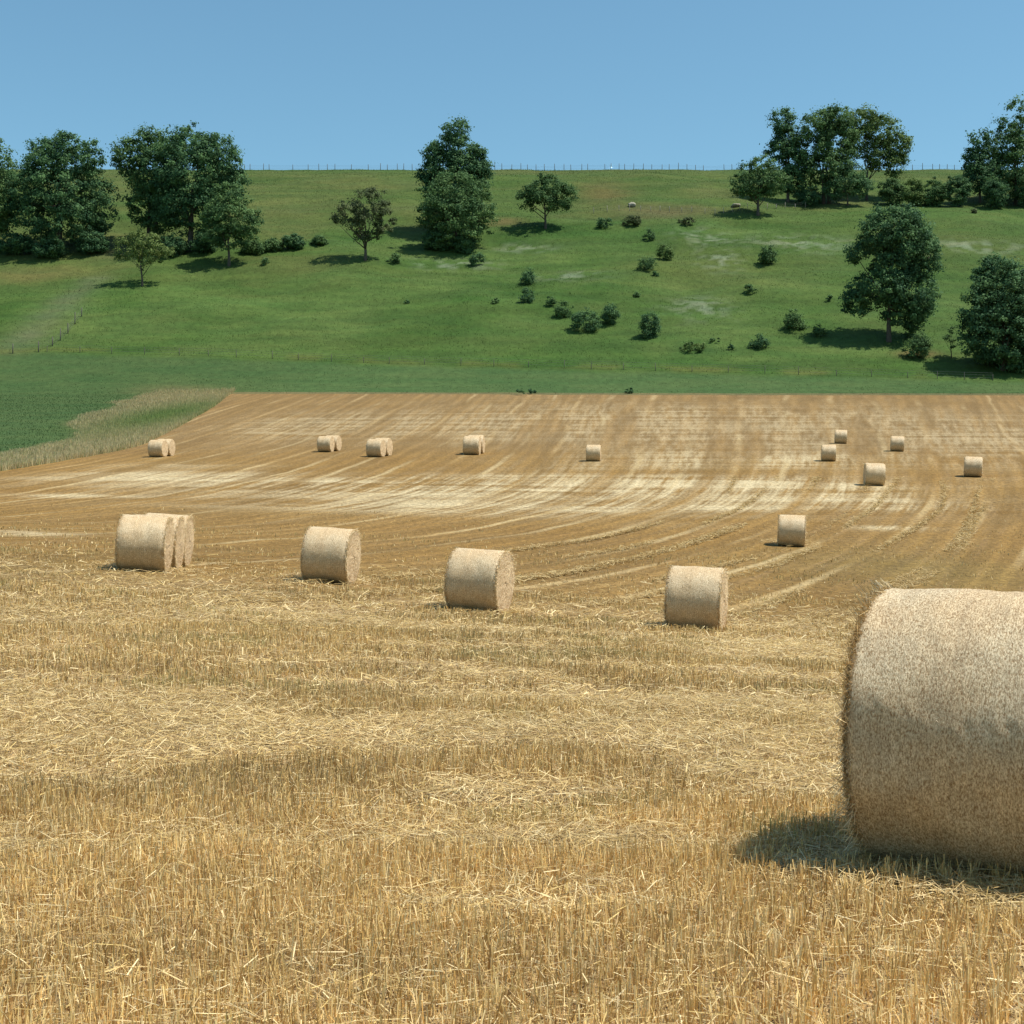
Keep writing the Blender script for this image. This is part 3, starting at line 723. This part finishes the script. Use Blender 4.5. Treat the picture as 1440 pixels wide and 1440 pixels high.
tree('pointed_tree', 640, 338, [(0, 139, 20, 18), (-27, 108, 16, 18), (28, 106, 15, 18), (0, 116, 31, 25), (-21, 90, 30, 28), (21, 88, 30, 30), (-37, 82, 14, 16), (36, 86, 13, 18), (0, 68, 42, 38), (-6, 40, 42, 28)], 'dark', 19000,
     'tall pointed dark tree rising above the ridge near the middle', trunk_r=.5, dy=6)
tree('broadleaf_tree', 642, 352, [(0, 86, 34, 30), (-24, 66, 32, 34), (24, 64, 32, 36), (0, 44, 50, 28), (-34, 46, 20, 22), (34, 48, 18, 24), (6, 24, 36, 18)], 'mid', 15000,
     'rounder bright green tree directly in front of the tall pointed tree', trunk_r=.4, leaf=.38, clump=1.0)
tree('fruit_tree', 767, 321, [(0, 56, 30, 18), (-24, 46, 18, 18), (24, 46, 20, 18), (0, 38, 34, 12), (12, 62, 20, 12)], 'mid', 7000,
     'small round topped fruit tree just below the ridge, right of the pointed tree', leaf=.36, clump=.9, trunk_r=.28)
tree('fruit_tree', 1066, 303, [(0, 56, 28, 26), (-22, 44, 18, 17), (22, 50, 20, 22), (2, 38, 30, 15), (4, 72, 16, 12)], 'mid', 7500,
     'low bushy fruit tree at the left foot of the tall crest grove', leaf=.36, clump=.9, trunk_r=.35)
tree('poplar_tree', 1108, 284, [(-8, 112, 16, 20), (0, 88, 18, 22), (-14, 76, 16, 18), (8, 58, 20, 26), (6, 32, 20, 20)], 'dark', 9000,
     'narrow dark tree with a forked top, leftmost tall tree of the crest grove', trunk_r=.35, group='trees of the crest grove')
tree('broadleaf_tree', 1162, 286, [(-8, 110, 28, 24), (14, 118, 24, 18), (-20, 78, 26, 30), (16, 84, 30, 30), (0, 50, 36, 24), (30, 102, 16, 20)], 'mid', 14000,
     'broad tree with gaps of sky in its crown, middle of the crest grove', trunk_r=.4, stems=2, group='trees of the crest grove')
tree('broadleaf_tree', 1219, 282, [(-8, 108, 26, 22), (18, 98, 26, 26), (44, 78, 18, 22), (14, 66, 22, 24), (-20, 84, 16, 24), (40, 52, 16, 20)], 'light', 11000,
     'lighter green spreading tree with a visible tall trunk, right side of the crest grove', trunk_r=.32, group='trees of the crest grove')
tree('broadleaf_tree', 1192, 289, [(0, 36, 26, 24), (-18, 26, 18, 18), (16, 28, 18, 16)], 'dark', 5000,
     'low dark bushy tree filling the gap under the crest grove', trunk_r=.2, group='trees of the crest grove', leaf=.36, clump=.9)
tree('broadleaf_tree', 1378, 285, [(0, 82, 14, 20), (-8, 60, 16, 20), (10, 56, 18, 22), (0, 34, 24, 20)], 'dark', 7000,
     'slim dark tree left of the tall tree at the right edge of the crest', trunk_r=.3)
tree('broadleaf_tree', 1428, 288, [(4, 118, 26, 32), (-16, 84, 26, 28), (22, 90, 34, 36), (0, 54, 40, 30), (0, 30, 40, 20)], 'mid', 14000,
     'tall tree on the crest cut off by the right edge of the picture', trunk_r=.45)
tree('two_tier_tree', 1250, 480, [(10, 155, 46, 34), (28, 135, 42, 34), (-18, 148, 30, 24), (50, 120, 24, 30), (-40, 126, 18, 14), (6, 106, 34, 18), (-12, 74, 44, 26), (30, 70, 42, 30), (-44, 56, 22, 20), (46, 54, 18, 26),
      (22, 40, 30, 18), (38, 30, 14, 16)], 'dark', 30000, 'tall dark tree with an upper and a lower crown tier on the right slope', trunk_r=.42, leaf=.36, clump=1.0, limb=12)
tree('broadleaf_tree', 1412, 520, [(0, 110, 44, 46), (-32, 80, 30, 40), (20, 90, 44, 50), (-8, 140, 28, 22), (-40, 55, 22, 30), (0, 45, 56, 40), (36, 50, 40, 44), (20, 18, 50, 22)], 'dark', 30000,
     'huge very dark tree leafy to the ground at the lower right edge of the hill', trunk_r=.5, leaf=.36, clump=1.0)
tree('sapling', 1338, 503, [(0, 34, 8, 9), (-9, 26, 7, 6), (8, 22, 8, 7), (0, 18, 9, 7)], 'mid', 500,
     'thin sapling between the two tier tree and the huge very dark tree', trunk_r=.09, leaf=.22, clump=.5, limb=5)

# ------------------------------------------------------------------ bushes
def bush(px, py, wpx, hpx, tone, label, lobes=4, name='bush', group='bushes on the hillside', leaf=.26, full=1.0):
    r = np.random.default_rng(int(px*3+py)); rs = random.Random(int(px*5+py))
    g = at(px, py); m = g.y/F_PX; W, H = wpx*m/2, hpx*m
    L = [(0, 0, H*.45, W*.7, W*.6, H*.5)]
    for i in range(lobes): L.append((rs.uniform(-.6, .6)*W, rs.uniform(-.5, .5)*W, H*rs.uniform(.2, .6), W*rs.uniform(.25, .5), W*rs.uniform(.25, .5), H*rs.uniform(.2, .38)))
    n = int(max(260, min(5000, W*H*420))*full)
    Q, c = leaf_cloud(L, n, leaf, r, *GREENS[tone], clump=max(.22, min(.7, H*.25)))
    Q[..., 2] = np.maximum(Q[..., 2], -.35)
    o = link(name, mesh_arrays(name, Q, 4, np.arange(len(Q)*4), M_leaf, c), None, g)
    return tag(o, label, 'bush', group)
BU = [
 (826, 466, 50, 34, 'dark', 'widest dark bush of the centre slope, left neighbour of a smaller dark bush'),
 (859, 456, 32, 30, 'dark', 'dark rounded bush touching the right side of the widest dark bush'),
 (913, 476, 36, 44, 'dark', 'tall dark upright bush standing alone right of the dark bush pair'),
 (796, 446, 28, 24, 'mid', 'small green bush above the left end of the widest dark bush'),
 (775, 430, 18, 16, 'mid', 'little bush halfway between the dark bush group and the two stacked bushes'),
 (742, 400, 28, 24, 'dark', 'upper one of two small bushes set one above the other left of centre slope'),
 (741, 426, 22, 22, 'dark', 'lower one of two small bushes set one above the other left of centre slope'),
 (908, 379, 34, 20, 'mid', 'green bush sloping down left in the middle of the upper pasture'),
 (934, 364, 30, 22, 'light', 'pale green bush behind the sloping bush of the upper pasture'),
 (914, 338, 18, 16, 'mid', 'small green bush directly below the terrace fence'),
 (849, 321, 24, 16, 'dark', 'small dark bush at the terrace edge right of the round topped fruit tree'),
 (885, 318, 36, 16, 'olive', 'low brownish green bush at the left end of the terrace fence'),
 (967, 316, 28, 12, 'olive', 'flat low bush along the middle of the terrace fence'),
 (1082, 372, 32, 32, 'mid', 'leaning green bush on the right upper pasture below the low bushy fruit tree'),
 (1055, 412, 24, 14, 'mid', 'small low bush in the open right pasture between the leaning bush and the round one'),
 (1118, 465, 46, 32, 'mid', 'round green bush with a lower left lobe, left of the two tier tree'),
 (1069, 490, 34, 20, 'dark', 'low dark bush standing left of the two tier tree shadow'),
 (1152, 474, 24, 18, 'mid', 'small bush on the upper edge of the two tier tree shadow'),
 (1292, 503, 44, 38, 'mid', 'green bush just right of the two tier tree trunk'),
 (1278, 478, 22, 24, 'dark', 'narrow dark bush close behind the two tier tree trunk'),
 (671, 373, 24, 20, 'dark', 'small dark bush at the right foot of the tall pointed tree'),
 (556, 371, 26, 14, 'mid', 'low bush between the brownish fruit tree and the tall pointed tree'),
 (696, 427, 14, 10, 'mid', 'tiny bush alone in the open pasture below the tall pointed tree'),
 (572, 427, 10, 6, 'dark', 'tiniest dark shrub alone on the left centre pasture'),
 (895, 417, 16, 10, 'mid', 'tiny shrub on the centre slope below the sloping bush'),
 (924, 388, 12, 9, 'dark', 'tiny dark shrub right below the sloping bush of the upper pasture'),
 (1028, 492, 10, 8, 'dark', 'tiny dark shrub left of the low dark bush near the field'),
 (1005, 482, 22, 9, 'mid', 'thin flat shrub right of the pale green patch near the field'),
 (975, 495, 40, 16, 'light', 'wide low bright green bush between the tall upright bush and the field'),
 (372, 372, 16, 14, 'mid', 'small shrub right of the short trunked tree below the hedge'),
 (1167, 424, 14, 9, 'dark', 'tiny dark shrub left of the lower crown of the two tier tree'),
 (1370, 300, 14, 10, 'olive', 'small brown shrub in the bright pasture under the right crest hedge'),
 (885, 553, 22, 7, 'dark', 'dark weed clump on the field edge in the picture centre'),
 (740, 554, 44, 7, 'dark', 'long dark weed clump on the field edge left of the picture centre'),
]
for b in BU: bush(*b)
HED = [
 (352, 356, 40, 20, 'mid', 'first hedge bush right of the short trunked tree'), (385, 353, 34, 18, 'mid', 'second hedge bush right of the short trunked tree'),
 (414, 350, 36, 22, 'dark', 'third and darkest hedge bush between the dome shaped tree and the brownish fruit tree'), (448, 345, 34, 14, 'mid', 'low hedge bush closest to the brownish fruit tree'),
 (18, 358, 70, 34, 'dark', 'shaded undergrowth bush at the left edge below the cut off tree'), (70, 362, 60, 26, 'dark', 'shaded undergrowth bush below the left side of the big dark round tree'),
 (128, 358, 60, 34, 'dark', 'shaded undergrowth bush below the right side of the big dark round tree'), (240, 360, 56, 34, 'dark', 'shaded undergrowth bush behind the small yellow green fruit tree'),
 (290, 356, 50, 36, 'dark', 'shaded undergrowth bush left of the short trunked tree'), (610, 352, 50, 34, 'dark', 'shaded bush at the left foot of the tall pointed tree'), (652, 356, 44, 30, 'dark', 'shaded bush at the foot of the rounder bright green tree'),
 (1256, 288, 40, 42, 'mid', 'crest hedge bush next to the lighter green spreading tree'), (1284, 290, 40, 46, 'light', 'yellowish crest hedge bush, brightest of the hedge'), (1314, 290, 40, 44, 'mid', 'crest hedge bush in the middle of the gap between the groves'),
 (1344, 291, 44, 50, 'dark', 'dark crest hedge bush left of the slim dark tree'), (1400, 292, 54, 48, 'dark', 'dark crest hedge bush between the slim and the tall crest tree'), (1446, 292, 50, 48, 'dark', 'dark crest hedge bush at the right edge of the picture'),
 (1140, 290, 44, 30, 'dark', 'dark bush under the narrow forked tree of the crest grove'),
]
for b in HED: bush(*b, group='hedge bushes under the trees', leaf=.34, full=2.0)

# ------------------------------------------------------------------ pale boulders on the terrace
def boulder(px, py, w, h, label):
    g = at(px, py); m = g.y/F_PX; r = np.random.default_rng(int(px))
    nu, nv = 14, 9; V = []; 
    for i in range(nv):
        for j in range(nu):
            a = 2*PI*j/nu; b = PI*i/(nv-1); k = 1+.22*(float(vn(np.array([math.cos(a)*2+5]), np.array([b*2+math.sin(a)]), int(px))[0])-.5)*2
            V.append((math.cos(a)*math.sin(b)*w*m/2*k, math.sin(a)*math.sin(b)*w*m/2*.8*k, (math.cos(b)*.5+.4)*h*m*k))
    i = np.arange(nu*nv).reshape(nv, nu); j = np.roll(i, -1, axis=1)
    q = np.stack([i[:-1], i[1:], j[1:], j[:-1]], -1).reshape(-1, 4)
    return tag(link('boulder', mesh_arrays('boulder', V, 4, q, M_stone), None, g), label, 'boulder', 'pale boulders on the terrace')
boulder(889, 291, 11, 7, 'pale boulder left of the terrace middle, the blockier of two')
boulder(1035, 291, 14, 5, 'flat pale boulder left of the low bushy fruit tree')
